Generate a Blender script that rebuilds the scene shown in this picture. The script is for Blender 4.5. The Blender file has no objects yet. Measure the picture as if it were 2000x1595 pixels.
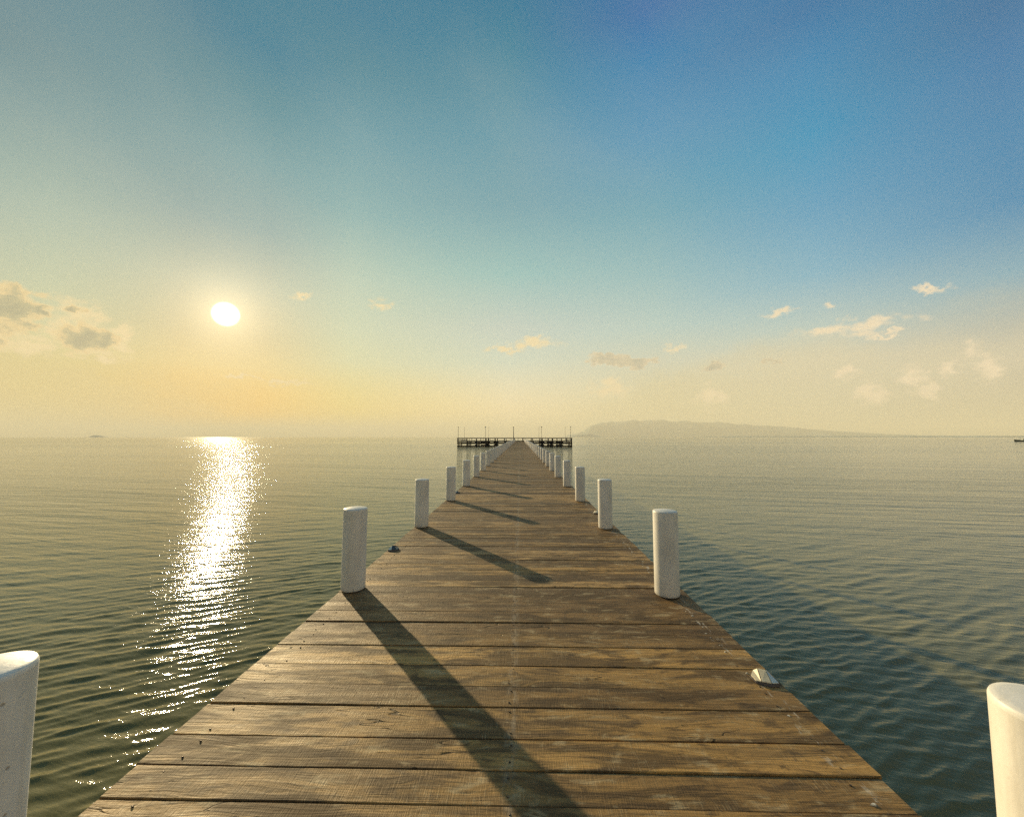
import bpy, bmesh, math, random
import numpy as np
from mathutils import Vector
random.seed(7); rng = np.random.default_rng(11)
S = bpy.context.scene
COL = S.collection
R = math.radians

def lin(r, g, b):
    return tuple(((c/255)/12.92 if c/255 <= 0.04045 else ((c/255+0.055)/1.055)**2.4) for c in (r, g, b)) + (1.0,)

# ------------------------------------------------------------------ camera
EYE = 1.6                      # camera height above the deck (deck top is z = 0)
FPX = 750.0                    # focal length in pixels of a 2000 px wide picture
PITCH = R(4.232); YAW = R(1.219)
cam_d = bpy.data.cameras.new('camera'); cam = bpy.data.objects.new('camera', cam_d); COL.objects.link(cam)
cam_d.sensor_width = 36; cam_d.sensor_fit = 'HORIZONTAL'; cam_d.lens = 36*FPX/2000
cam_d.clip_start = 0.05; cam_d.clip_end = 90000
cam.location = (0, 0, EYE); cam.rotation_euler = (math.pi/2 + PITCH, 0, YAW)
S.camera = cam

def bearing(px, py):
    """azimuth (0 = along the pier, positive to the right) and elevation, degrees, of a picture point 2000 x 1595"""
    u = (px-1000)/FPX; v = (797.5-py)/FPX
    x = u; y = math.cos(PITCH) - v*math.sin(PITCH); z = v*math.cos(PITCH) + math.sin(PITCH)
    c, s = math.cos(YAW), math.sin(YAW)
    x, y = c*x - s*y, s*x + c*y
    n = math.sqrt(x*x+y*y+z*z)
    return math.degrees(math.atan2(x, y)), math.degrees(math.asin(z/n))

# ------------------------------------------------------------------ light
SUN_AZ, SUN_EL = -38.5, 14.5
sv = Vector((math.sin(R(SUN_AZ))*math.cos(R(SUN_EL)), math.cos(R(SUN_AZ))*math.cos(R(SUN_EL)), math.sin(R(SUN_EL))))
sun_d = bpy.data.lights.new('sun', 'SUN'); sun = bpy.data.objects.new('sun', sun_d); COL.objects.link(sun)
sun_d.energy = 5.0; sun_d.angle = R(0.6); sun_d.color = (1.0, 0.80, 0.48)
sun.rotation_euler = sv.to_track_quat('Z', 'Y').to_euler()

S.view_settings.view_transform = 'Standard'; S.view_settings.look = 'None'
S.view_settings.exposure = 0.6; S.view_settings.gamma = 1.0; S.view_settings.use_curve_mapping = False
S.render.engine = 'CYCLES'
S.cycles.use_denoising = False      # the fine grain left over is the photograph's own
S.cycles.max_bounces = 6; S.cycles.volume_bounces = 3
S.cycles.sample_clamp_indirect = 6
HAZE_DENSITY = 9.5e-5

# ------------------------------------------------------------------ node helpers
class NT:
    def __init__(s, tree): s.t = tree; s.n = tree.nodes; s.l = tree.links
    def new(s, kind, **kw):
        n = s.n.new(kind)
        for k, v in kw.items(): setattr(n, k, v)
        return n
    def put(s, sock, val):
        if isinstance(val, bpy.types.NodeSocket): s.l.new(val, sock)
        elif val is not None: sock.default_value = val
    def math(s, op, a, b=None, c=None, clamp=False):
        n = s.new('ShaderNodeMath', operation=op); n.use_clamp = clamp
        s.put(n.inputs[0], a)
        if b is not None: s.put(n.inputs[1], b)
        if c is not None: s.put(n.inputs[2], c)
        return n.outputs[0]
    def vmath(s, op, a, b=None, scale=None):
        n = s.new('ShaderNodeVectorMath', operation=op)
        s.put(n.inputs[0], a)
        if b is not None: s.put(n.inputs[1], b)
        if scale is not None: s.put(n.inputs['Scale'], scale)
        return n.outputs['Value'] if op in ('LENGTH', 'DOT_PRODUCT', 'DISTANCE') else n.outputs[0]
    def maprange(s, v, a, b, c=0.0, d=1.0, kind='SMOOTHSTEP'):
        n = s.new('ShaderNodeMapRange', interpolation_type=kind); n.clamp = True
        s.put(n.inputs['Value'], v)
        for k, x in zip(('From Min', 'From Max', 'To Min', 'To Max'), (a, b, c, d)): s.put(n.inputs[k], x)
        return n.outputs['Result']
    def ramp(s, fac, stops, interp='LINEAR'):
        n = s.new('ShaderNodeValToRGB'); e = n.color_ramp.elements; n.color_ramp.interpolation = interp
        while len(e) < len(stops): e.new(0.5)
        for el, (p, c) in zip(e, stops): el.position = p; el.color = c if len(c) == 4 else (*c, 1)
        s.put(n.inputs[0], fac); return n.outputs[0]
    def mix(s, fac, a, b, mode='MIX'):
        n = s.new('ShaderNodeMix', data_type='RGBA', blend_type=mode)
        n.clamp_factor = True
        s.put(n.inputs[0], fac); s.put(n.inputs[6], a); s.put(n.inputs[7], b); return n.outputs[2]
    def noise(s, vec, scale, detail=4, rough=0.5, dist=0.0, out='Fac'):
        n = s.new('ShaderNodeTexNoise'); s.put(n.inputs['Vector'], vec)
        n.inputs['Scale'].default_value = scale; n.inputs['Detail'].default_value = detail
        n.inputs['Roughness'].default_value = rough; n.inputs['Distortion'].default_value = dist
        return n.outputs[out]
    def xyz(s, v):
        n = s.new('ShaderNodeSeparateXYZ'); s.put(n.inputs[0], v); return n.outputs
    def comb(s, x, y, z=0.0):
        n = s.new('ShaderNodeCombineXYZ'); s.put(n.inputs[0], x); s.put(n.inputs[1], y); s.put(n.inputs[2], z); return n.outputs[0]

# ------------------------------------------------------------------ sky
W = bpy.data.worlds.new('World'); S.world = W; W.use_nodes = True
t = NT(W.node_tree); t.n.clear()
tc = t.new('ShaderNodeTexCoord').outputs['Generated']
d = t.vmath('NORMALIZE', tc)
X, Y, Z = t.xyz(d)
el = t.math('MULTIPLY', t.math('ARCSINE', Z), 180/math.pi)
az = t.math('MULTIPLY', t.math('ARCTAN2', X, Y), 180/math.pi)
hl = t.math('MAXIMUM', t.math('SQRT', t.math('ADD', t.math('MULTIPLY', X, X), t.math('MULTIPLY', Y, Y))), 0.001)
shx, shy = math.sin(R(SUN_AZ)), math.cos(R(SUN_AZ))
cosaz = t.math('DIVIDE', t.math('ADD', t.math('MULTIPLY', X, shx), t.math('MULTIPLY', Y, shy)), hl)
elf = t.math('DIVIDE', el, 90.0, clamp=True)
zen = lin(48, 92, 122)
# colour of the clear sky by angle away from the sun's bearing, then by elevation
SKY = [
    (4, [(0.0, (1.1229, 0.5779, 0.003)), (2.8, (1.1229, 0.5779, 0.003)), (8.5, (0.807, 0.6308, 0.2624)), (12.2, (0.5941, 0.5361, 0.3011)), (18.0, (0.4809, 0.5463, 0.4132)), (24.7, (0.2492, 0.4082, 0.407)), (31.8, (0.1592, 0.3545, 0.3918)), (38.1, (0.0638, 0.2523, 0.3243)), (41.7, (0.0278, 0.2086, 0.314))]),
    (14, [(0.0, (0.9937, 0.7193, 0.1386)), (3.3, (0.9937, 0.7193, 0.1386)), (10.2, (0.7143, 0.7239, 0.4307)), (14.6, (0.6224, 0.7015, 0.4898)), (21.4, (0.4731, 0.6172, 0.5023)), (29.2, (0.244, 0.4493, 0.4536)), (37.1, (0.1345, 0.3382, 0.4014)), (43.7, (0.0599, 0.2396, 0.3237)), (47.6, (0.0257, 0.1973, 0.3135))]),
    (37, [(0.0, (1.0799, 0.8646, 0.4852)), (3.7, (1.0799, 0.8646, 0.4852)), (11.3, (0.6554, 0.7291, 0.5859)), (16.1, (0.5621, 0.6503, 0.5739)), (23.5, (0.3127, 0.5502, 0.5253)), (31.9, (0.1613, 0.3718, 0.438)), (40.1, (0.0971, 0.3099, 0.4113)), (46.9, (0.0306, 0.2255, 0.3382)), (50.8, (0.003, 0.1766, 0.3126))]),
    (58, [(0.0, (0.7452, 0.6675, 0.3805)), (3.4, (0.7452, 0.6675, 0.3805)), (10.5, (0.6445, 0.6612, 0.5131)), (15.0, (0.4707, 0.6305, 0.5835)), (21.9, (0.2735, 0.5065, 0.5383)), (29.8, (0.1325, 0.3772, 0.4799)), (37.8, (0.0748, 0.2982, 0.4881)), (44.5, (0.0046, 0.2068, 0.4358)), (48.4, (0.003, 0.1415, 0.3885))]),
    (77, [(0.0, (0.591, 0.5818, 0.3939)), (2.9, (0.591, 0.5818, 0.3939)), (8.8, (0.6964, 0.6712, 0.5083)), (12.6, (0.4552, 0.596, 0.5686)), (18.6, (0.1825, 0.4429, 0.5869)), (25.5, (0.0741, 0.334, 0.5411)), (32.7, (0.003, 0.2809, 0.5057)), (39.0, (0.003, 0.2183, 0.4507)), (42.8, (0.003, 0.1623, 0.3791))]),
    (91, [(0.0, (0.2181, 0.2512, 0.2365)), (2.3, (0.2181, 0.2512, 0.2365)), (7.0, (0.6047, 0.5618, 0.438)), (10.0, (0.4126, 0.4621, 0.4311)), (14.8, (0.1674, 0.3946, 0.5242)), (20.6, (0.003, 0.235, 0.4721)), (26.7, (0.003, 0.2134, 0.4451)), (32.3, (0.003, 0.1768, 0.4048)), (35.8, (0.003, 0.1485, 0.347))]),
    (150, [(0.0, (0.58, 0.5, 0.36)), (6.0, (0.54, 0.47, 0.36)), (14.0, (0.44, 0.45, 0.41)), (25.0, (0.26, 0.31, 0.35)), (45.0, (0.085, 0.18, 0.28))]),
]
theta = t.math('MULTIPLY', t.math('ARCCOSINE', t.math('MINIMUM', t.math('MAXIMUM', cosaz, -1.0), 1.0)), 180/math.pi)
sky = None
for k, (th, st_) in enumerate(SKY):
    r_ = t.ramp(elf, [(e/90, c + (1,)) for e, c in st_] + [(1.0, zen)])
    sky = r_ if sky is None else t.mix(t.maprange(theta, SKY[k-1][0], th, 0, 1, 'LINEAR'), sky, r_)
dk = t.ramp(elf, [(4/90, (0.80, 0.76, 0.60, 1)), (10/90, (0.86, 0.85, 0.80, 1)), (20/90, (0.74, 0.77, 0.82, 1)), (33/90, (0.55, 0.61, 0.68, 1)), (60/90, (0.8, 0.85, 0.9, 1))])
sky = t.mix(t.maprange(az, -34, -60), sky, t.mix(1.0, sky, dk, 'MULTIPLY'))
# physical sky blended in
ns = t.new('ShaderNodeTexSky'); ns.sky_type = 'NISHITA'; ns.sun_disc = False
ns.sun_elevation = R(SUN_EL); ns.sun_rotation = R(SUN_AZ); ns.dust_density = 2.0; ns.air_density = 1.0; ns.ozone_density = 1.5
nis = t.vmath('SCALE', ns.outputs[0], scale=0.09)
sky = t.mix(0.02, sky, nis)
# faint high streaks
uv = t.comb(az, el)
rot = t.new('ShaderNodeVectorRotate', rotation_type='Z_AXIS'); t.put(rot.inputs['Vector'], uv); rot.inputs['Angle'].default_value = R(28)
st = t.noise(t.vmath('MULTIPLY', rot.outputs[0], (0.018, 0.055, 1)), 1.0, 4, 0.5, 0.4)
sky = t.mix(t.math('MULTIPLY', t.maprange(st, 0.42, 0.75), t.maprange(cosaz, 0.0, 0.7, 0.02, 0.10)), sky, lin(205, 205, 190))
# clouds: blobs given as picture points (px, py, half width, half height), all far away in the sky
uw = t.vmath('ADD', uv, t.vmath('SCALE', t.vmath('SUBTRACT', t.noise(t.vmath('MULTIPLY', uv, (0.5, 0.7, 1)), 1.0, 5, 0.6, out='Color'), (0.5, 0.5, 0.5)), scale=3.6))
def field(blobs, uv=uw):
    out = None
    for (px, py, w, h) in blobs:
        a0, e0 = bearing(px, py); a1, _ = bearing(px+w, py); _, e1 = bearing(px, py-h)
        L = t.vmath('LENGTH', t.vmath('MULTIPLY', t.vmath('SUBTRACT', uv, (a0, e0, 0)), (1/abs(a1-a0), 1/abs(e1-e0), 0)))
        f_ = t.math('SUBTRACT', 1.25, L)
        out = f_ if out is None else t.math('MAXIMUM', out, f_)
    return out
nz = t.noise(t.vmath('MULTIPLY', uv, (0.55, 0.8, 1)), 1.0, 7, 0.62, 0.25)
nz2 = t.noise(t.vmath('MULTIPLY', uv, (0.09, 0.22, 1)), 1.0, 6, 0.55, 0.3)
# soft veils low over the sea
fv = field([(1780, 800, 640, 190), (1560, 760, 420, 120), (1350, 800, 300, 90), (60, 760, 420, 90)])
veil = t.maprange(t.math('ADD', fv, t.math('MULTIPLY', t.math('SUBTRACT', nz2, 0.5), 1.3)), 0.10, 0.95)
sky = t.mix(t.math('MULTIPLY', veil, 0.55), sky, t.mix(t.maprange(cosaz, 0.0, 0.9), lin(216, 204, 172), lin(228, 208, 150)))
# bright puffs
fb = field([(158, 622, 50, 44), (60, 672, 100, 24), (240, 655, 22, 30), (110, 640, 40, 26), (195, 692, 60, 12), (590, 580, 18, 7), (746, 594, 22, 11), (1040, 672, 50, 12), (985, 684, 46, 7),
            (1320, 678, 22, 9), (1525, 606, 34, 8), (1624, 598, 20, 6), (1815, 560, 34, 5), (1660, 640, 130, 14), (1735, 650, 40, 5),
            (1655, 722, 28, 18), (1775, 738, 34, 26), (1812, 762, 40, 14), (1850, 720, 20, 18), (1900, 690, 26, 22), (1938, 722, 36, 30), (1700, 768, 34, 22),
            (1385, 775, 30, 26), (1190, 760, 40, 22), (470, 735, 40, 4), (560, 744, 60, 4)])
db = t.math('ADD', fb, t.math('MULTIPLY', t.math('SUBTRACT', nz, 0.5), 2.8))
sky = t.mix(t.math('MULTIPLY', t.maprange(db, 0.0, 1.15), 0.90), sky, t.mix(t.maprange(cosaz, 0.0, 0.9), lin(250, 228, 194), lin(250, 226, 174)))
# grey bodied clouds with lit rims
fd = field([(28, 600, 68, 46), (-20, 612, 74, 60), (165, 660, 58, 28), (205, 670, 28, 22), (150, 606, 14, 14), (1190, 703, 42, 11), (1245, 706, 40, 10), (1392, 721, 22, 6), (1512, 707, 22, 4), (88, 606, 16, 14)])
dd = t.math('ADD', fd, t.math('MULTIPLY', t.math('SUBTRACT', nz, 0.5), 1.9))
nz3 = t.noise(t.vmath('MULTIPLY', uv, (0.9, 1.1, 1)), 1.0, 5, 0.6, 0.4)
thick = t.maprange(t.math('ADD', dd, t.math('MULTIPLY', t.math('SUBTRACT', nz3, 0.5), 0.9)), 0.15, 1.15, 0, 1, 'LINEAR')
body = t.ramp(thick, [(0, lin(248, 222, 166)), (0.35, lin(240, 212, 156)), (0.6, lin(196, 186, 146)), (1, lin(172, 168, 138))])
body2 = t.ramp(thick, [(0, lin(238, 214, 174)), (0.4, lin(212, 198, 166)), (1, lin(184, 180, 158))])
sky = t.mix(t.math('MULTIPLY', t.maprange(dd, 0.05, 0.50), 0.90), sky, t.mix(t.maprange(az, -30, -10), body, body2))
# aureole and disc of the sun
cs = t.math('MINIMUM', t.vmath('DOT_PRODUCT', d, tuple(sv)), 1.0)
ang = t.math('MULTIPLY', t.math('ARCCOSINE', cs), 180/math.pi)
def glow(k, amp, c):
    g = t.math('MULTIPLY', t.math('EXPONENT', t.math('MULTIPLY', ang, -1/k)), amp)
    return t.vmath('SCALE', c, scale=g)
sky = t.vmath('ADD', sky, glow(2.4, 0.9, (1.0, 0.76, 0.42)))
sky = t.vmath('ADD', sky, glow(6.5, 0.17, (1.0, 0.60, 0.36)))
sky = t.vmath('ADD', sky, t.vmath('SCALE', (1.0, 0.93, 0.8), scale=t.maprange(ang, 1.5, 0.7, 0, 6)))
bg = t.new('ShaderNodeBackground'); t.put(bg.inputs[0], sky); bg.inputs[1].default_value = 0.66
t.l.new(bg.outputs[0], t.new('ShaderNodeOutputWorld').inputs[0])
try: W.cycles.sampling_method = 'MANUAL'; W.cycles.sample_map_resolution = 1024
except Exception: pass

# ------------------------------------------------------------------ materials
def material(name):
    m = bpy.data.materials.new(name); m.use_nodes = True
    b = m.node_tree.nodes['Principled BSDF']
    return m, NT(m.node_tree), b

def bump(t, b, h, strength, dist):
    n = t.new('ShaderNodeBump'); n.inputs['Strength'].default_value = strength; n.inputs['Distance'].default_value = dist
    t.put(n.inputs['Height'], h); t.put(b.inputs['Normal'], n.outputs[0]); return n

def wood_material():
    m, t, b = material('weathered_deck_wood')
    tc = t.new('ShaderNodeTexCoord').outputs['Object']
    rnd = t.new('ShaderNodeAttribute', attribute_name='shade').outputs['Fac']
    geo = t.new('ShaderNodeNewGeometry').outputs['Position']
    gx, gy, gz = t.xyz(geo)
    off = t.comb(t.math('MULTIPLY', rnd, 311.0), t.math('MULTIPLY', rnd, 173.0), t.math('MULTIPLY', rnd, 57.0))
    p = t.vmath('ADD', geo, off)
    warp = t.vmath('SCALE', t.vmath('SUBTRACT', t.noise(t.vmath('MULTIPLY', p, (1.1, 5, 5)), 1.0, 3, 0.5, out='Color'), (0.5, 0.5, 0.5)), scale=0.16)
    pw = t.vmath('ADD', p, warp)
    grain = t.noise(t.vmath('MULTIPLY', pw, (2.2, 75, 40)), 1.0, 5, 0.6)
    grain2 = t.noise(t.vmath('MULTIPLY', pw, (0.9, 22, 20)), 1.0, 4, 0.55)
    blot = t.noise(t.vmath('MULTIPLY', p, (1.3, 7.0, 1)), 1.0, 6, 0.64, 0.6)
    blot2 = t.noise(t.vmath('MULTIPLY', p, (5.5, 14, 1)), 1.0, 5, 0.65, 0.5)
    saw = t.noise(t.vmath('MULTIPLY', p, (190, 14, 1)), 1.0, 3, 0.6, 0.15)
    # plank by plank tone
    tone = t.ramp(rnd, [(0, (0.070, 0.039, 0.018, 1)), (0.25, (0.21, 0.118, 0.044, 1)), (0.5, (0.52, 0.30, 0.092, 1)), (0.75, (0.15, 0.082, 0.032, 1)), (1, (0.66, 0.40, 0.15, 1))])
    col = t.mix(t.math('MULTIPLY', t.maprange(grain2, 0.35, 0.68), 0.50), tone, (0.15, 0.094, 0.045, 1))
    col = t.mix(t.math('MULTIPLY', t.maprange(grain, 0.45, 0.72), 0.55), col, (0.085, 0.052, 0.026, 1))
    col = t.mix(t.math('MULTIPLY', t.maprange(blot, 0.44, 0.58), 0.84), col, (0.075, 0.046, 0.024, 1))
    col = t.mix(t.math('MULTIPLY', t.maprange(blot2, 0.53, 0.68), 0.70), col, (0.055, 0.034, 0.02, 1))
    col = t.mix(t.math('MULTIPLY', t.maprange(blot2, 0.46, 0.30), 0.45), col, (0.56, 0.44, 0.25, 1))
    sawm = t.math('MULTIPLY', t.maprange(saw, 0.52, 0.70), t.maprange(t.noise(t.vmath('MULTIPLY', p, (2.4, 3.5, 1)), 1.0, 3, 0.5), 0.45, 0.65))
    col = t.mix(t.math('MULTIPLY', sawm, 0.35), col, (0.52, 0.41, 0.24, 1))
    ck = t.math('ABSOLUTE', t.math('SUBTRACT', t.noise(t.vmath('MULTIPLY', pw, (0.75, 6.5, 1)), 1.0, 3, 0.55), 0.5))
    ckm = t.math('MULTIPLY', t.maprange(ck, 0.006, 0.0015), t.maprange(t.noise(t.vmath('MULTIPLY', p, (1.3, 3.0, 1)), 1.0, 2, 0.5), 0.56, 0.62))
    col = t.mix(t.math('MULTIPLY', ckm, 0.85), col, (0.02, 0.012, 0.006, 1))
    # knots
    v = t.new('ShaderNodeTexVoronoi', feature='F1'); t.put(v.inputs['Vector'], t.vmath('MULTIPLY', pw, (1.5, 5.2, 1))); v.inputs['Scale'].default_value = 1.0
    kd = v.outputs['Distance']
    rings = t.math('SINE', t.math('MULTIPLY', kd, 75.0))
    kn = t.maprange(kd, 0.16, 0.03)
    pick = t.maprange(t.xyz(v.outputs['Color'])[0], 0.62, 0.66)
    kn = t.math('MULTIPLY', kn, pick)
    col = t.mix(t.math('MULTIPLY', kn, t.maprange(rings, -1, 1, 0.35, 0.85)), col, (0.06, 0.038, 0.022, 1))
    # pale rubbed line over the middle joist and salt marks at the right one
    sm = t.noise(t.vmath('MULTIPLY', p, (30, 9, 1)), 1.0, 4, 0.6)
    lx = t.math('ABSOLUTE', t.math('ADD', gx, 0.05))
    pale = t.math('MULTIPLY', t.maprange(lx, 0.05, 0.008), t.maprange(sm, 0.42, 0.62))
    col = t.mix(t.math('MULTIPLY', pale, 0.22), col, (0.52, 0.45, 0.34, 1))
    rx = t.math('ABSOLUTE', t.math('SUBTRACT', gx, 1.56))
    pale = t.math('MULTIPLY', t.maprange(rx, 0.07, 0.01), t.maprange(sm, 0.56, 0.68))
    col = t.mix(t.math('MULTIPLY', pale, 0.7), col, (0.58, 0.52, 0.42, 1))
    t.put(b.inputs['Base Color'], col)
    t.put(b.inputs['Roughness'], t.maprange(blot, 0.3, 0.75, 0.50, 0.80, 'LINEAR'))
    b.inputs['Specular IOR Level'].default_value = 0.30
    b.inputs['Specular Tint'].default_value = (1.0, 0.84, 0.55, 1)
    h = t.math('ADD', t.math('MULTIPLY', grain, 0.9), t.math('SUBTRACT', t.math('ADD', t.math('MULTIPLY', saw, 0.55), t.math('MULTIPLY', blot2, 0.5)), t.math('MULTIPLY', ckm, 1.5)))
    bump(t, b, h, 0.9, 0.005)
    return m
WOOD = wood_material()

def simple(name, c, rough=0.6, metal=0.0, nscale=6.0, amt=0.35, spec=0.4, bmp=0.002):
    m, t, b = material(name)
    p = t.new('ShaderNodeTexCoord').outputs['Object']
    n = t.noise(p, nscale, 5, 0.6)
    dark = tuple(x*(1-amt) for x in c[:3])+(1,); lite = tuple(min(1, x*(1+amt*0.5)) for x in c[:3])+(1,)
    t.put(b.inputs['Base Color'], t.ramp(n, [(0.3, dark), (0.7, lite)]))
    b.inputs['Roughness'].default_value = rough; b.inputs['Metallic'].default_value = metal
    b.inputs['Specular IOR Level'].default_value = spec
    if bmp: bump(t, b, t.noise(p, nscale*6, 4, 0.6), 0.4, bmp)
    return m
M_DARKWOOD = simple('backlit_dark_beam_wood', (0.010, 0.007, 0.006, 1), 0.95)  # backlit darkness of the stage timbers put into the base colour
M_JOIST = simple('joist_wood', (0.10, 0.07, 0.045, 1), 0.8)
M_CONC = simple('pile_concrete', (0.30, 0.28, 0.25, 1), 0.85)
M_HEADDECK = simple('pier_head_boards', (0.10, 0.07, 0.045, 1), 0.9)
M_POLE = simple('lamp_pole_paint', (0.12, 0.12, 0.11, 1), 0.5, 0.3)
M_LAMP = simple('lamp_head_paint', (0.22, 0.22, 0.21, 1), 0.5, 0.2)
M_CORE = simple('bollard_foot_dark', (0.03, 0.025, 0.02, 1), 0.9)
M_SCREW = simple('rusty_screw_steel', (0.16, 0.12, 0.09, 1), 0.45, 0.6, 60, 0.5)
M_PIT = simple('screw_pit_dark', (0.02, 0.015, 0.01, 1), 0.9)
M_CHIP = simple('pale_filler', (0.66, 0.60, 0.48, 1), 0.7, 0, 40, 0.3)
M_STUD = simple('cream_stud_plastic', (0.70, 0.60, 0.40, 1), 0.45, 0, 25, 0.25)
M_STUDG = simple('grey_reflector', (0.62, 0.66, 0.60, 1), 0.25, 0, 25, 0.15)
M_STUDD = simple('dark_and_backlit_stud_plastic', (0.035, 0.03, 0.035, 1), 0.3, 0, 25, 0.3, 0.6)  # dark bases and windows; on left studs it carries backlit shade
M_HULL = simple('boat_hull_paint', (0.03, 0.06, 0.045, 1), 0.4)
M_BOATW = simple('boat_cabin_paint', (0.42, 0.46, 0.42, 1), 0.5)
M_HILL = simple('haze_tinted_hill', (0.19, 0.30, 0.32, 1), 0.95, 0, 0.002, 0.4, 0.1, 0)  # lightened and blued so the hills fade: haze put into their colour

def paint_material():
    m, t, b = material('white_bollard_paint')
    tc = t.new('ShaderNodeTexCoord').outputs['Object']
    rnd = t.new('ShaderNodeObjectInfo').outputs['Random']
    p = t.vmath('ADD', tc, t.comb(t.math('MULTIPLY', rnd, 40.0), 0.0, t.math('MULTIPLY', rnd, 13.0)))
    _, _, z = t.xyz(tc)
    big = t.noise(t.vmath('MULTIPLY', p, (5, 5, 2)), 1.0, 5, 0.6)
    fine = t.noise(p, 60, 4, 0.6)
    col = t.ramp(big, [(0.3, (0.60, 0.57, 0.50, 1)), (0.62, (0.77, 0.74, 0.67, 1))])
    v = t.new('ShaderNodeTexVoronoi', feature='F1'); t.put(v.inputs['Vector'], p); v.inputs['Scale'].default_value = 16
    spk = t.math('MULTIPLY', t.maprange(v.outputs['Distance'], 0.12, 0.05), t.maprange(t.xyz(v.outputs['Color'])[0], 0.62, 0.66))
    col = t.mix(t.math('MULTIPLY', spk, 0.55), col, (0.20, 0.15, 0.09, 1))
    col = t.mix(t.math('MULTIPLY', t.maprange(fine, 0.58, 0.75), 0.30), col, (0.42, 0.37, 0.28, 1))
    streak = t.noise(t.vmath('MULTIPLY', p, (26, 26, 1.1)), 1.0, 3, 0.5)
    col = t.mix(t.math('MULTIPLY', t.maprange(streak, 0.55, 0.75), 0.22), col, (0.40, 0.34, 0.24, 1))
    # grime ring just above the deck
    g = t.math('MULTIPLY', t.maprange(t.math('ADD', z, t.math('MULTIPLY', big, 0.05)), 0.075, 0.02), 0.45)
    col = t.mix(g, col, (0.22, 0.17, 0.11, 1))
    t.put(b.inputs['Base Color'], col)
    b.inputs['Roughness'].default_value = 0.48
    h = t.math('ADD', t.math('MULTIPLY', fine, 0.35), t.math('SUBTRACT', t.math('MULTIPLY', big, 1.5), spk))
    bump(t, b, h, 0.45, 0.004)
    return m
PAINT = paint_material()

def water_material():
    m, t, b = material('sea_water')
    p = t.new('ShaderNodeNewGeometry').outputs['Position']
    x, y, z = t.xyz(p)
    dist = t.math('SQRT', t.math('ADD', t.math('MULTIPLY', x, x), t.math('MULTIPLY', y, y)))
    def rotated(deg):
        r = t.new('ShaderNodeVectorRotate', rotation_type='Z_AXIS'); t.put(r.inputs['Vector'], p); r.inputs['Angle'].default_value = R(deg); return r.outputs[0]
    pa, pb, pc = rotated(24), rotated(6), rotated(14)
    f00 = t.noise(t.vmath('MULTIPLY', pa, (24.0, 60.0, 1)), 1.0, 2, 0.5, 0.2)
    f0 = t.noise(t.vmath('MULTIPLY', pa, (7.0, 17.0, 1)), 1.0, 3, 0.5, 0.2)
    f1 = t.noise(t.vmath('MULTIPLY', pc, (0.8, 5.4, 1)), 1.0, 4, 0.55, 0.0)
    f2 = t.noise(t.vmath('MULTIPLY', pb, (0.2, 1.6, 1)), 1.0, 4, 0.55, 0.0)
    f3 = t.noise(t.vmath('MULTIPLY', pc, (0.012, 0.22, 1)), 1.0, 5, 0.6, 0.0)
    wind = t.noise(t.vmath('MULTIPLY', rotated(3), (0.0045, 0.028, 1)), 1.0, 4, 0.55, 0.4)
    wf = t.maprange(wind, 0.38, 0.66, 0.72, 1.30)
    far = t.maprange(dist, 6, 40)
    h = t.math('ADD', t.math('MULTIPLY', f0, 0.006), t.math('MULTIPLY', f00, 0.0012))
    h = t.math('ADD', h, t.math('MULTIPLY', f1, t.math('ADD', 0.012, t.math('MULTIPLY', far, 0.036))))
    h = t.math('ADD', h, t.math('MULTIPLY', f2, t.math('ADD', 0.02, t.math('MULTIPLY', far, 0.09))))
    h = t.math('ADD', h, t.math('MULTIPLY', f3, t.math('MULTIPLY', far, 0.30)))
    n = t.new('ShaderNodeBump'); n.inputs['Distance'].default_value = 1.0
    t.put(n.inputs['Strength'], t.math('MULTIPLY', wf, t.maprange(dist, 6, 40, 0.85, 1.0))); t.put(n.inputs['Height'], h)
    t.put(b.inputs['Normal'], n.outputs[0])
    t.put(b.inputs['Roughness'], t.maprange(dist, 5, 300, 0.035, 0.065, 'LINEAR'))
    b.inputs['IOR'].default_value = 1.333
    t.put(b.inputs['Base Color'], t.mix(t.maprange(wind, 0.35, 0.65), (0.170, 0.140, 0.045, 1), (0.150, 0.132, 0.046, 1)))
    return m
WATER = water_material()

# ------------------------------------------------------------------ object helpers
def tag(o, label=None, cat=None, group=None, kind=None):
    if label: o['label'] = label
    if cat: o['category'] = cat
    if group: o['group'] = group
    if kind: o['kind'] = kind
    return o
def empty(name, loc=(0, 0, 0), rz=0):
    o = bpy.data.objects.new(name, None); COL.objects.link(o); o.location = loc; o.rotation_euler = (0, 0, rz); o.empty_display_size = 0.1; return o
def mesh_obj(name, verts, faces, mat, parent=None, smooth=False, loc=None):
    me = bpy.data.meshes.new(name); me.from_pydata([tuple(v) for v in verts], [], faces)
    mats = mat if isinstance(mat, (list, tuple)) else [mat]
    for mm in mats: me.materials.append(mm)
    if smooth: me.polygons.foreach_set('use_smooth', [True]*len(me.polygons))
    me.update()
    o = bpy.data.objects.new(name, me); COL.objects.link(o)
    if parent: o.parent = parent
    if loc is not None: o.location = loc
    return o
def link_mesh(name, me, parent=None, loc=(0, 0, 0)):
    o = bpy.data.objects.new(name, me); COL.objects.link(o); o.parent = parent; o.location = loc; return o

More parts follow.
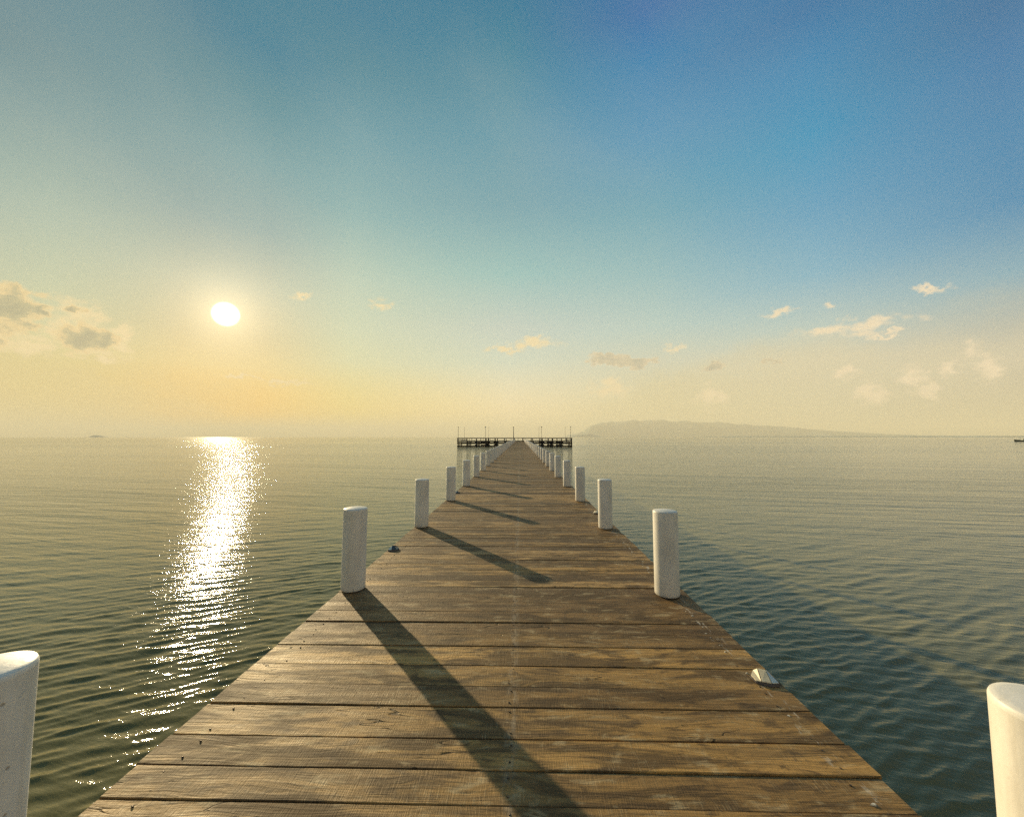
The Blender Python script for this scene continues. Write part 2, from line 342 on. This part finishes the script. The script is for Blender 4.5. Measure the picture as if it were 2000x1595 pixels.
class MB:
    def __init__(s): s.v = []; s.f = []
    def box(s, x0, x1, y0, y1, z0, z1):
        n = len(s.v)
        s.v += [(x0, y0, z0), (x1, y0, z0), (x1, y1, z0), (x0, y1, z0), (x0, y0, z1), (x1, y0, z1), (x1, y1, z1), (x0, y1, z1)]
        s.f += [tuple(n+i for i in q) for q in ((3, 2, 1, 0), (4, 5, 6, 7), (0, 1, 5, 4), (1, 2, 6, 5), (2, 3, 7, 6), (3, 0, 4, 7))]
        return s
    def lathe(s, prof, n=16, cx=0, cy=0):
        b = len(s.v)
        for (r, z) in prof:
            for i in range(n):
                a = 2*math.pi*i/n; s.v.append((cx+r*math.cos(a), cy+r*math.sin(a), z))
        for k in range(len(prof)-1):
            for i in range(n):
                j = (i+1) % n; s.f.append((b+k*n+i, b+k*n+j, b+(k+1)*n+j, b+(k+1)*n+i))
        s.f.append(tuple(b+i for i in range(n))[::-1]); s.f.append(tuple(b+(len(prof)-1)*n+i for i in range(n)))
        return s
    def build(s, name, mat, parent=None, smooth=False, loc=None): return mesh_obj(name, s.v, s.f, mat, parent, smooth, loc)

def smooth_by_angle(me, deg=40):
    bm = bmesh.new(); bm.from_mesh(me)
    for f in bm.faces: f.smooth = True
    for e in bm.edges:
        if len(e.link_faces) == 2 and e.calc_face_angle(0) > R(deg): e.smooth = False
    bm.to_mesh(me); bm.free()

# ------------------------------------------------------------------ haze
SEA = -1.8
HX = 34000
hb = MB().box(-HX, HX, -9000, HX, SEA-1.0-0.6, 800).build('haze', [])
tag(hb, kind='stuff')
hm = bpy.data.materials.new('haze_air'); hm.use_nodes = True; hn = hm.node_tree; hn.nodes.clear()
pv = hn.nodes.new('ShaderNodeVolumePrincipled'); pv.inputs['Density'].default_value = HAZE_DENSITY; pv.inputs['Color'].default_value = (1.0, 0.95, 0.78, 1)
pv.inputs['Anisotropy'].default_value = 0.0
hn.links.new(pv.outputs[0], hn.nodes.new('ShaderNodeOutputMaterial').inputs['Volume'])
hb.data.materials.append(hm)

# ------------------------------------------------------------------ sea
def make_sea():
    rs = [1.2]
    while rs[-1] < 30000:
        r = rs[-1]
        dr = 0.027 if r < 8 else 0.027*(r/8)**1.75 if r < 60 else None
        if dr is None: dr = max(0.027*(60/8)**1.75, r*0.016)
        rs.append(r+dr)
    rs[-1] = 30000.0
    rs = np.array([0.0]+rs)
    a1 = np.radians(np.arange(-78, 78.001, 0.22)); a2 = np.radians(np.arange(80, 280, 4.0))
    an = np.concatenate([a1, a2]); na = len(an); nr = len(rs)
    RR, AA = np.meshgrid(rs, an, indexing='ij')
    Xv = RR*np.sin(AA); Yv = RR*np.cos(AA)
    dr = np.gradient(rs)[:, None]*np.ones((1, na))
    da = np.concatenate([np.full(len(a1), R(0.22)), np.full(len(a2), R(4.0))])[None, :]*RR
    cell = np.maximum(dr, da)
    Zv = np.zeros_like(Xv)
    near = RR < 400
    xs, ys, cs_ = Xv[near], Yv[near], cell[near]; zz = np.zeros_like(xs)
    dx = np.zeros_like(xs); dy = np.zeros_like(xs)
    for i in range(90):
        lam = 0.095*(1.9/0.095)**((i+rng.random())/90)
        th = R(25) + rng.normal()*R(9) - (R(20) if i % 9 == 0 else 0)   # travel direction, measured from -Y
        k = 2*math.pi/lam
        kx, ky = k*math.sin(th), -k*math.cos(th)
        slope = 0.066 if lam < 0.24 else 0.055*(0.24/lam)**1.5
        amp = slope/k
        ph = rng.random()*6.283
        w = np.clip((lam/cs_-2.6)/2.5, 0, 1)
        # groups: waves come in patches
        gm = 0.55+0.45*np.sin(xs*kx*0.11+ys*kx*0.07+ph*3)*np.sin(ys*ky*0.09-xs*0.8/lam*0.3+ph)
        q = xs*kx+ys*ky+ph
        zz += w*amp*gm*np.sin(q)
        dx += -w*amp*0.8*gm*np.cos(q)*kx/k*-1; dy += -w*amp*0.8*gm*np.cos(q)*ky/k*-1
    Zv[near] = zz; Xv[near] += dx; Yv[near] += dy
    V = np.stack([Xv, Yv, Zv+SEA], -1).reshape(-1, 3)
    I = np.arange(nr-1)[:, None]*na; J = np.arange(na)[None, :]; J2 = (J+1) % na
    F = np.stack([I+J, I+na+J, I+na+J2, I+J2], -1).reshape(-1, 4)[:, ::-1]
    me = bpy.data.meshes.new('sea')
    me.vertices.add(len(V)); me.vertices.foreach_set('co', V.astype(np.float32).ravel())
    me.loops.add(F.size); me.loops.foreach_set('vertex_index', F.astype(np.int32).ravel())
    me.polygons.add(len(F)); me.polygons.foreach_set('loop_start', np.arange(0, F.size, 4, dtype=np.int32))
    me.polygons.foreach_set('use_smooth', np.ones(len(F), bool))
    me.update(calc_edges=True); me.validate()
    if me.polygons[len(me.polygons)//2].normal.z < 0: me.flip_normals()
    me.materials.append(WATER)
    o = bpy.data.objects.new('sea', me); COL.objects.link(o)
    tag(o, kind='structure')
    print('sea faces', len(F))
make_sea()

# ------------------------------------------------------------------ far land
def ridge(name, pts, dist, depth, label, cat, seed=0):
    """pts: (picture x, picture y of the skyline); a hill range of that height standing `dist` metres away"""
    r_ = np.random.default_rng(seed)
    A = [bearing(px, 853)[0] for px, _ in pts]; Hh = []
    for px, py in pts:
        _, e = bearing(px, py); Hh.append(max(0, dist*math.tan(R(e))+EYE))
    n = 160; a = np.linspace(A[0], A[-1], n); h = np.interp(a, A, Hh)
    h = h*(1+0.05*np.convolve(r_.normal(size=n), np.ones(5)/5, 'same')) + 0
    m = 14; verts = []; faces = []
    for j in range(m):
        f = j/(m-1); prof = math.sin(math.pi*f)**0.8
        dd = dist + (f-0.5)*depth
        for i in range(n):
            wob = 1+0.16*math.sin(i*0.37+j*1.3)*math.sin(i*0.11+j*0.7) if 0 < j < m-1 and abs(f-0.5) > 0.06 else 1
            z = h[i]*prof*wob
            rr = dd
            verts.append((rr*math.sin(R(a[i])), rr*math.cos(R(a[i])), SEA-0.8+z))
    for j in range(m-1):
        for i in range(n-1): faces.append((j*n+i, j*n+i+1, (j+1)*n+i+1, (j+1)*n+i))
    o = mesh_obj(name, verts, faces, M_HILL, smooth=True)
    return tag(o, label, cat, kind='structure')
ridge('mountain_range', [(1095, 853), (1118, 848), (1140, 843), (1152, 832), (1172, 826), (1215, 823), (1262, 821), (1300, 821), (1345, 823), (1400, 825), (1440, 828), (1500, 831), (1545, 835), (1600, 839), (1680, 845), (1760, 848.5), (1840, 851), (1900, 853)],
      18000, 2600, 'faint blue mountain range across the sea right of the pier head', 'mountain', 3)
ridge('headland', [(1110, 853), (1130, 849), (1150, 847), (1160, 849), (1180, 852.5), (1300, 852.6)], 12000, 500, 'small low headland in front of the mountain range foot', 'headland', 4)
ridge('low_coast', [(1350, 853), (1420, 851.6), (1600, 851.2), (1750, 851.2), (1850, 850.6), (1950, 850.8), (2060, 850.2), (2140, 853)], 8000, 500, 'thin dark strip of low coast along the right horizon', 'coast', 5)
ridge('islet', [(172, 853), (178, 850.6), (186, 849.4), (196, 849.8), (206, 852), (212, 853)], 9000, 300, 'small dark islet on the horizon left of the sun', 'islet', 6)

# ------------------------------------------------------------------ pier deck
XL, XR = -1.885, 1.700
PIER_END = 134.0
pier = tag(empty('wooden_pier', (0, 0, 0)), 'long wooden plank pier running straight out to sea between white bollards', 'pier')
seams = [-0.62, -0.42, -0.20, 0.02, 0.21, 0.43, 0.64, 0.83, 1.04, 1.23, 1.42, 1.60, 1.794, 1.971, 2.163, 2.407, 2.595, 2.817, 3.068, 3.26, 3.45, 3.645]
gaps = {1.971: 0.006, 2.163: 0.013, 2.407: 0.010, 2.595: 0.005, 2.817: 0.008, 3.068: 0.007, 3.26: 0.003, 3.45: 0.009}
while seams[-1] < PIER_END: seams.append(seams[-1]+random.choice((0.17, 0.19, 0.2, 0.21, 0.22, 0.24))+random.uniform(-.008, .008))
near_pick = {1.6: 0.60, 1.794: 0.36, 1.971: 0.44, 2.163: 0.58, 2.407: 0.30, 2.595: 0.42, 2.817: 0.50, 3.068: 0.34}
def plank_geo(y0, y1, seg, zoff, tilt, wob):
    """a sawn board: top, bevelled long edges, sides; x along its length"""
    w = y1-y0; v = []; f = []
    xl = XL+random.uniform(-.006, .008); xr = XR+random.uniform(-.008, .006)
    xs = [xl+(xr-xl)*i/seg for i in range(seg+1)]
    p0, p1 = random.random()*6, random.random()*6
    cup = random.uniform(-.0015, .002)
    for i, x in enumerate(xs):
        e0 = wob*(math.sin(x*1.7+p0)+0.5*math.sin(x*5.1+p1)); e1 = wob*(math.sin(x*1.3+p1)+0.5*math.sin(x*4.3+p0))
        z = zoff + 0.0018*math.sin(x*1.1+p0)*(1 if wob else 0)
        a, b_ = y0+e0, y1+e1
        bv = 0.003; T = 0.045
        v += [(x, a, z-T), (x, a, z-bv-tilt*0.5), (x, a+bv, z-tilt*0.5), (x, (a+b_)/2, z+cup), (x, b_-bv, z+tilt*0.5), (x, b_, z-bv+tilt*0.5), (x, b_, z-T)]
    for i in range(seg):
        for k in range(6):
            q = i*7+k; f.append((q, q+7, q+8, q+1)[::-1])
        q = i*7; f.append((q, q+6, q+13, q+7)[::-1])
    f.append(tuple(range(7))); f.append(tuple(seg*7+k for k in range(7))[::-1])
    return v, f
def set_shade(o, val, per_face=None):
    at = o.data.attributes.new('shade', 'FLOAT', 'FACE')
    vals = per_face if per_face is not None else [val]*len(o.data.polygons)
    at.data.foreach_set('value', vals)
far_v, far_f, far_s = [], [], []
joist_x = (-1.70, -0.06, 1.53)
screws = MB(); pits = MB(); chips = MB()
count = 0
for i in range(len(seams)-1):
    a, b_ = seams[i], seams[i+1]
    ga = 0.75*gaps.get(round(a, 3), random.choice((0.002, 0.003, 0.005, 0.008))); 
    y0 = a+ga/2; y1 = b_-0.75*gaps.get(round(b_, 3), 0.004)/2
    shade = near_pick.get(round(a, 3), random.random())
    isnear = b_ < 9
    zoff = random.uniform(-.004, .002) if isnear else random.uniform(-.006, .003)
    v, f = plank_geo(y0, y1, 12 if a < 6 else (4 if a < 14 else 1), zoff, random.uniform(-.0025, .0025), 0.0016 if a < 10 else 0)
    if count < 298:
        yc = (y0+y1)/2
        o = mesh_obj('plank', [(x, y-yc, z) for x, y, z in v], f, WOOD, pier, loc=(0, yc, 0)); set_shade(o, shade)
        count += 1
    else:
        n = len(far_v); far_v += v; far_f += [tuple(n+q for q in ff) for ff in f]; far_s += [shade]*len(f)
    if a < 14 and b_ > 0.4:
        for jx in joist_x:
            for yy in (y0+0.038, y1-0.038):
                px_ = jx+random.uniform(-.018, .018); py_ = yy+random.uniform(-.006, .006)
                if jx == 1.53 and random.random() < 0.45:
                    w_ = random.uniform(.004, .010)
                    n = len(chips.v); k = 7
                    a0_ = random.random()*6
                    ring = [(px_+w_*random.uniform(.6, 1.8)*math.cos(a0_+6.283*q/k), py_+w_*random.uniform(.5, 1.2)*math.sin(a0_+6.283*q/k)) for q in range(k)]
                    chips.v += [(x, y, zoff-0.001) for x, y in ring] + [(px_+(x-px_)*.7, py_+(y-py_)*.7, zoff+0.004) for x, y in ring]
                    for q in range(k): chips.f.append((n+q, n+(q+1) % k, n+k+(q+1) % k, n+k+q))
                    chips.f.append(tuple(n+k+q for q in range(k)))
                else:
                    pits.lathe([(0.0052, zoff-0.002), (0.0052, zoff+0.0022)], 9, px_, py_)
                    screws.lathe([(0.0034, zoff-0.001), (0.0034, zoff+0.0032), (0.0022, zoff+0.0038)], 8, px_+0.001, py_-0.001)
fo = mesh_obj('far_planks', far_v, far_f, WOOD, pier); set_shade(fo, 0, far_s); tag(fo, kind='stuff')
tag(screws.build('screw_heads', M_SCREW, pier), kind='stuff')
tag(pits.build('screw_recesses', M_PIT, pier), kind='stuff')
tag(chips.build('filler_crumbs', M_CHIP, pier), kind='stuff')
for jx in joist_x:
    MB().box(-0.045, 0.045, -1.0, PIER_END, -0.25, -0.052).build('joist', M_JOIST, pier, loc=(jx, 0, 0))
# edge boards under the plank ends
for ex in (XL+0.03, XR-0.03):
    MB().box(-0.022, 0.022, -1.0, PIER_END, -0.24, -0.051).build('edge_board', M_JOIST, pier, loc=(ex, 0, 0))
cap_me = None; pile_me = None
for k in range(-1, 48):
    yy = 1.26+2.84*k+0.25
    if cap_me is None:
        o = MB().box(-1.72, 1.56, -0.13, 0.13, -0.50, -0.252).build('crossbeam', M_DARKWOOD, pier, loc=(0, yy, 0)); cap_me = o.data
        q = MB().lathe([(0.15, -2.7), (0.15, -0.502)], 14).build('pile', M_CONC, pier, True, loc=(-1.42, yy, 0)); pile_me = q.data; smooth_by_angle(pile_me)
    else:
        link_mesh('crossbeam', cap_me, pier, (0, yy, 0)); link_mesh('pile', pile_me, pier, (-1.42, yy, 0))
    link_mesh('pile', pile_me, pier, (1.26, yy, 0))

# ------------------------------------------------------------------ bollards
ORD = ['first', 'second', 'third', 'fourth', 'fifth', 'sixth', 'seventh', 'eighth', 'ninth', 'tenth', 'eleventh', 'twelfth', 'thirteenth', 'fourteenth', 'fifteenth',
       'sixteenth', 'seventeenth', 'eighteenth', 'nineteenth', 'twentieth']
BR, BH = 0.122, 0.845
def make_bollard():
    root = empty('bollard')
    sh = MB().lathe([(BR*0.97, 0.010), (BR, 0.020), (BR*1.0, 0.30), (BR*0.995, 0.60), (BR*0.995, BH-0.022)], 48).build('shaft', PAINT, root); smooth_by_angle(sh.data)
    prof = [(BR*0.996, BH-0.023), (BR*0.992, BH-0.014), (BR*0.97, BH-0.007), (BR*0.95, BH-0.0045)]
    for k in range(1, 6):
        r = BR*0.95*(1-k/6); prof.append((r, BH-0.0045+0.014*(1-(r/(BR*0.95))**2)))
    cp = MB().lathe(prof, 48).build('cap', PAINT, root); smooth_by_angle(cp.data, 60)
    co = MB().lathe([(BR*0.88, -0.03), (BR*0.88, 0.04)], 24).build('foot', M_CORE, root); smooth_by_angle(co.data)
    return root
proto = make_bollard(); kids = list(proto.children); used = False
posts = []
for k in range(47):
    posts.append(('left', k, -1.762, 1.30+2.845*k if k else 1.275)); posts.append(('right', k, 1.500, 1.235+2.845*k if k else 1.165))
for side, k, x, y in posts:
    if y > PIER_END-0.6: continue
    if not used: o = proto; used = True; ch = kids
    else:
        o = proto.copy(); COL.objects.link(o); ch = []
        for c in kids:
            cc = c.copy(); COL.objects.link(cc); cc.parent = o; ch.append(cc)
    o.location = (x+random.uniform(-.008, .008), y+random.uniform(-.02, .02), 0)
    o.rotation_euler = (R(random.uniform(-.12, .12)), R(random.uniform(-.12, .12)), random.uniform(0, 6.28))
    o.scale = (1, 1, 1+random.uniform(-.008, .008))
    if k == 0:
        lab = ('nearest white bollard, cut off by the left side of the photo, its top lit gold' if side == 'left'
               else 'nearest white bollard at the lower right corner, its left flank sunlit yellow')
        g = None
    elif k <= 13:
        lab = f'white domed bollard on the {side} edge of the pier, {ORD[k]} from the camera'
        if k == 1: lab = ('white bollard on the left edge casting the long shadow across the foreground planks' if side == 'left' else 'white bollard on the right edge just beyond the cream stud, level with the long shadow')
    else:
        lab = f'one of the far white bollards merging into a row along the {side} edge'
    tag(o, lab, 'bollard', f'white bollards along the {side} edge of the pier' if k <= 13 else f'far white bollards merging along the {side} edge')

# ------------------------------------------------------------------ studs on the deck edge
def make_stud(x, y, sx, label, dark, group, cat='deck stud'):
    """low faceted cleat: three sloping panels over a dark base"""
    root = empty('deck_stud', (x, y, 0)); root.scale = (0.82, 0.82, 0.82)
    P = lambda *q: [(sx*a, b_, c) for a, b_, c in q]
    base = P((-.085, -.050, 0), (.000, -.095, 0), (.075, -.090, 0), (.082, .075, 0), (-.030, .085, 0), (-.090, .030, 0))
    up = P((-.083, -.046, .014), (.000, -.088, .018), (.072, -.084, .020), (.076, .068, .026), (-.028, .078, .024), (-.086, .028, .014))
    n = 6
    order = range(n)
    fc = [(i, (i+1) % n, n+(i+1) % n, n+i) for i in order]+[tuple(n+i for i in order)]
    if sx < 0: fc = [q[::-1] for q in fc]
    mesh_obj('base', base+up, fc, M_STUDD, root)
    def panel(pts, mat):
        pts = P(*pts); m_ = len(pts)
        low = [(a, b_, c-0.006) for a, b_, c in pts]
        f = [tuple(range(m_)), tuple(range(2*m_-1, m_-1, -1))]+[(i, m_+i, m_+(i+1) % m_, (i+1) % m_) for i in range(m_)]
        if sx < 0: f = [q[::-1] for q in f]
        mesh_obj('reflector_panel', pts+low, f, mat, root)
    A, B = (M_STUD, M_STUDG) if not dark else (M_STUDD, M_STUDG)  # left studs: backlit shade put into the panel colour
    panel([(-.080, -.040, .020), (-.052, -.058, .022), (-.020, .045, .060), (-.040, .070, .034), (-.082, .026, .022)], A)
    panel([(-.046, -.060, .023), (.012, -.084, .026), (.030, .020, .066), (-.012, .046, .062)], A)
    panel([(.018, -.084, .027), (.072, -.080, .027), (.036, .018, .066)], B)
    panel([(-.034, .074, .034), (.070, .064, .034), (.034, .026, .062), (-.012, .052, .060)], A)
    tag(root, label, cat, group)
    return root
kk = 0
for j in range(6):
    yR = 2.70+5.56*j; yL = 5.56+5.56*j
    namesR = ['cream faceted stud on the right deck edge between the two nearest right bollards', 'small pale stud on the right deck edge just before the third right bollard', 'tiny pale stud on the right deck edge before the fifth right bollard']
    namesL = ['dark stud on the left deck edge just past the bollard with the long shadow', 'small dark stud on the left deck edge past the fourth left bollard', 'tiny dark stud on the left deck edge past the sixth left bollard']
    if j < 3:
        make_stud(1.605, yR, 1, namesR[j], False, 'studs on the right deck edge')
        make_stud(-1.800, yL, -1, namesL[j], True, 'studs on the left deck edge')

# ------------------------------------------------------------------ pier head
HY = 134.6
head = tag(empty('pier_head', (-2.0, HY, 0)), 'wide dark timber landing stage with railings at the far end of the pier', 'landing stage')
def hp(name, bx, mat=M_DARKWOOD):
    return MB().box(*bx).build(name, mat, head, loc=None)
X0, X1 = -20.1, 20.1          # relative to the head's centre
def pxx(p): return (p-1004.6)*HY/FPX      # metres right of the head centre for a picture column at that distance
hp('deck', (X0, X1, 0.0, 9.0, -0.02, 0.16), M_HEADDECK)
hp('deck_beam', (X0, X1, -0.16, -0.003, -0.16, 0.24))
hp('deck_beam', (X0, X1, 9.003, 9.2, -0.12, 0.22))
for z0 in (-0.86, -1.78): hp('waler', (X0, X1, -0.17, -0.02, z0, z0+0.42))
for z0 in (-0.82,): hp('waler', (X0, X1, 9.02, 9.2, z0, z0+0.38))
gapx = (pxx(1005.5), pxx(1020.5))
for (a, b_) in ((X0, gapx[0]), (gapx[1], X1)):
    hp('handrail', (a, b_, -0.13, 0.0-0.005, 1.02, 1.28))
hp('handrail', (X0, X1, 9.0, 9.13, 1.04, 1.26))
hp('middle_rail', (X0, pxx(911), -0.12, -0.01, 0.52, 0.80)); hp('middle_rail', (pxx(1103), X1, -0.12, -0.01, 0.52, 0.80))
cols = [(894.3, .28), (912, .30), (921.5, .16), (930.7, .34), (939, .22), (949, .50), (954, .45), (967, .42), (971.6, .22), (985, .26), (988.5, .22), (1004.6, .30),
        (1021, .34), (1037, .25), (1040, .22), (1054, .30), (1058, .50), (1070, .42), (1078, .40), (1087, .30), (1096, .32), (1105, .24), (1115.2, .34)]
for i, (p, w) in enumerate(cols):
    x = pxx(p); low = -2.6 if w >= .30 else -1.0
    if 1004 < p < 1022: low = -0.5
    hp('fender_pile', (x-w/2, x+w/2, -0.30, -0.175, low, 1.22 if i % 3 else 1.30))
for i, (p, w) in enumerate([(948, 3.2), (969, 1.8), (1057, 2.0), (1074, 2.4), (1092, 2.6), (930, .9)]):
    x = pxx(p)
    for z0 in (-1.45, -0.48):
        hp('cross_brace', (x-w/2, x+w/2, -0.26, -0.178, z0, z0+0.42))
for x in np.arange(X0+0.3, X1, 3.3):
    for yy in (0.6, 4.5, 8.6):
        hp('support_pile', (x-.16, x+.16, yy-.16, yy+.16, -2.7, -0.023))
for x in np.arange(X0+0.5, X1, 2.6):
    hp('rail_post', (x-.06, x+.06, 8.9, 8.99, 0.163, 1.04))
def lamp(px, yoff, r, label, headsz=0.16):
    d_ = HY+yoff; x = (px-1016)*d_/FPX
    root = empty('lamp_post', (x, d_, 0.16))
    o = MB().lathe([(r*1.6, 0), (r*1.6, 0.25), (r, 0.30), (r*0.7, 4.75)], 10).build('pole', M_POLE, root); smooth_by_angle(o.data)
    o = MB().lathe([(r*0.7, 4.752), (headsz, 4.80), (headsz*1.1, 4.95), (headsz*0.5, 5.06)], 12).build('lamp_head', M_LAMP, root); smooth_by_angle(o.data)
    tag(root, label, 'lamp post', 'thin lamp posts on the pier head')
lamp(895, -0.0+0.3, .075, 'leftmost thin lamp post, at the left front corner of the landing stage')
lamp(907, 8.7, .045, 'faint lamp post on the back left corner of the landing stage', 0.08)
lamp(948, 0.3, .070, 'lamp post with a knob top, left of the pier on the front edge', 0.22)
lamp(954.5, 8.7, .045, 'faint lamp post just right of the knob topped one on the left half', 0.08)
lamp(1003, 0.3, .13, 'darkest lamp post standing where the left bollard row meets the landing stage', 0.14)
lamp(1052.5, 8.7, .045, 'faint lamp post just left of the knob topped one on the right half', 0.08)
lamp(1057.5, 0.3, .065, 'lamp post with a knob top, right of the pier on the front edge', 0.22)
lamp(1103.5, 8.7, .045, 'faint lamp post near the back right corner of the landing stage', 0.08)
lamp(1114, 0.3, .08, 'rightmost thin lamp post, at the right front corner of the landing stage')

# ------------------------------------------------------------------ boat
boat = empty('fishing_boat', (372.5, 293, SEA), R(-3)); tag(boat, 'small dark fishing boat on the water at the right edge, below the horizon', 'boat')
def hull():
    v = []; f = []; n = 15
    for i in range(n):
        s = i/(n-1); x = -6.6+13.2*s
        w = 1.25*math.sin(math.pi*min(1, s*1.25+0.02)*0.5)**0.8 * (1 if s < .8 else 1-0.35*(s-.8)/.2)
        w = max(w, 0.04); sh = 0.85+0.65*(1-s)**3+0.15*s**2
        v += [(x, -w, sh), (x, -w*0.85, 0.1), (x, -w*0.3, -0.35), (x, w*0.3, -0.35), (x, w*0.85, 0.1), (x, w, sh), (x, 0, sh-0.18)]
    for i in range(n-1):
        for k in range(7):
            a, b_ = i*7+k, i*7+(k+1) % 7; f.append((a, b_, b_+7, a+7))
    f.append(tuple(range(7))[::-1]); f.append(tuple((n-1)*7+k for k in range(7)))
    return v, f
v, f = hull(); ho = mesh_obj('hull', v, f, M_HULL, boat); smooth_by_angle(ho.data)
MB().box(-1.2, 3.4, -0.75, 0.75, 0.75, 2.1).build('cabin', M_BOATW, boat)
MB().box(-1.5, 3.9, -0.95, 0.95, 2.103, 2.2).build('cabin_roof', M_HULL, boat)
for wx in (-0.7, 0.5, 1.7): MB().box(wx, wx+0.8, -0.762, -0.752, 1.35, 1.85).build('window', M_STUDD, boat)
MB().lathe([(0.07, 0.7), (0.05, 3.3)], 8, -2.4, 0).build('mast', M_HULL, boat)
MB().lathe([(0.05, 2.2), (0.03, 3.6)], 8, 2.4, 0).build('antenna', M_HULL, boat)
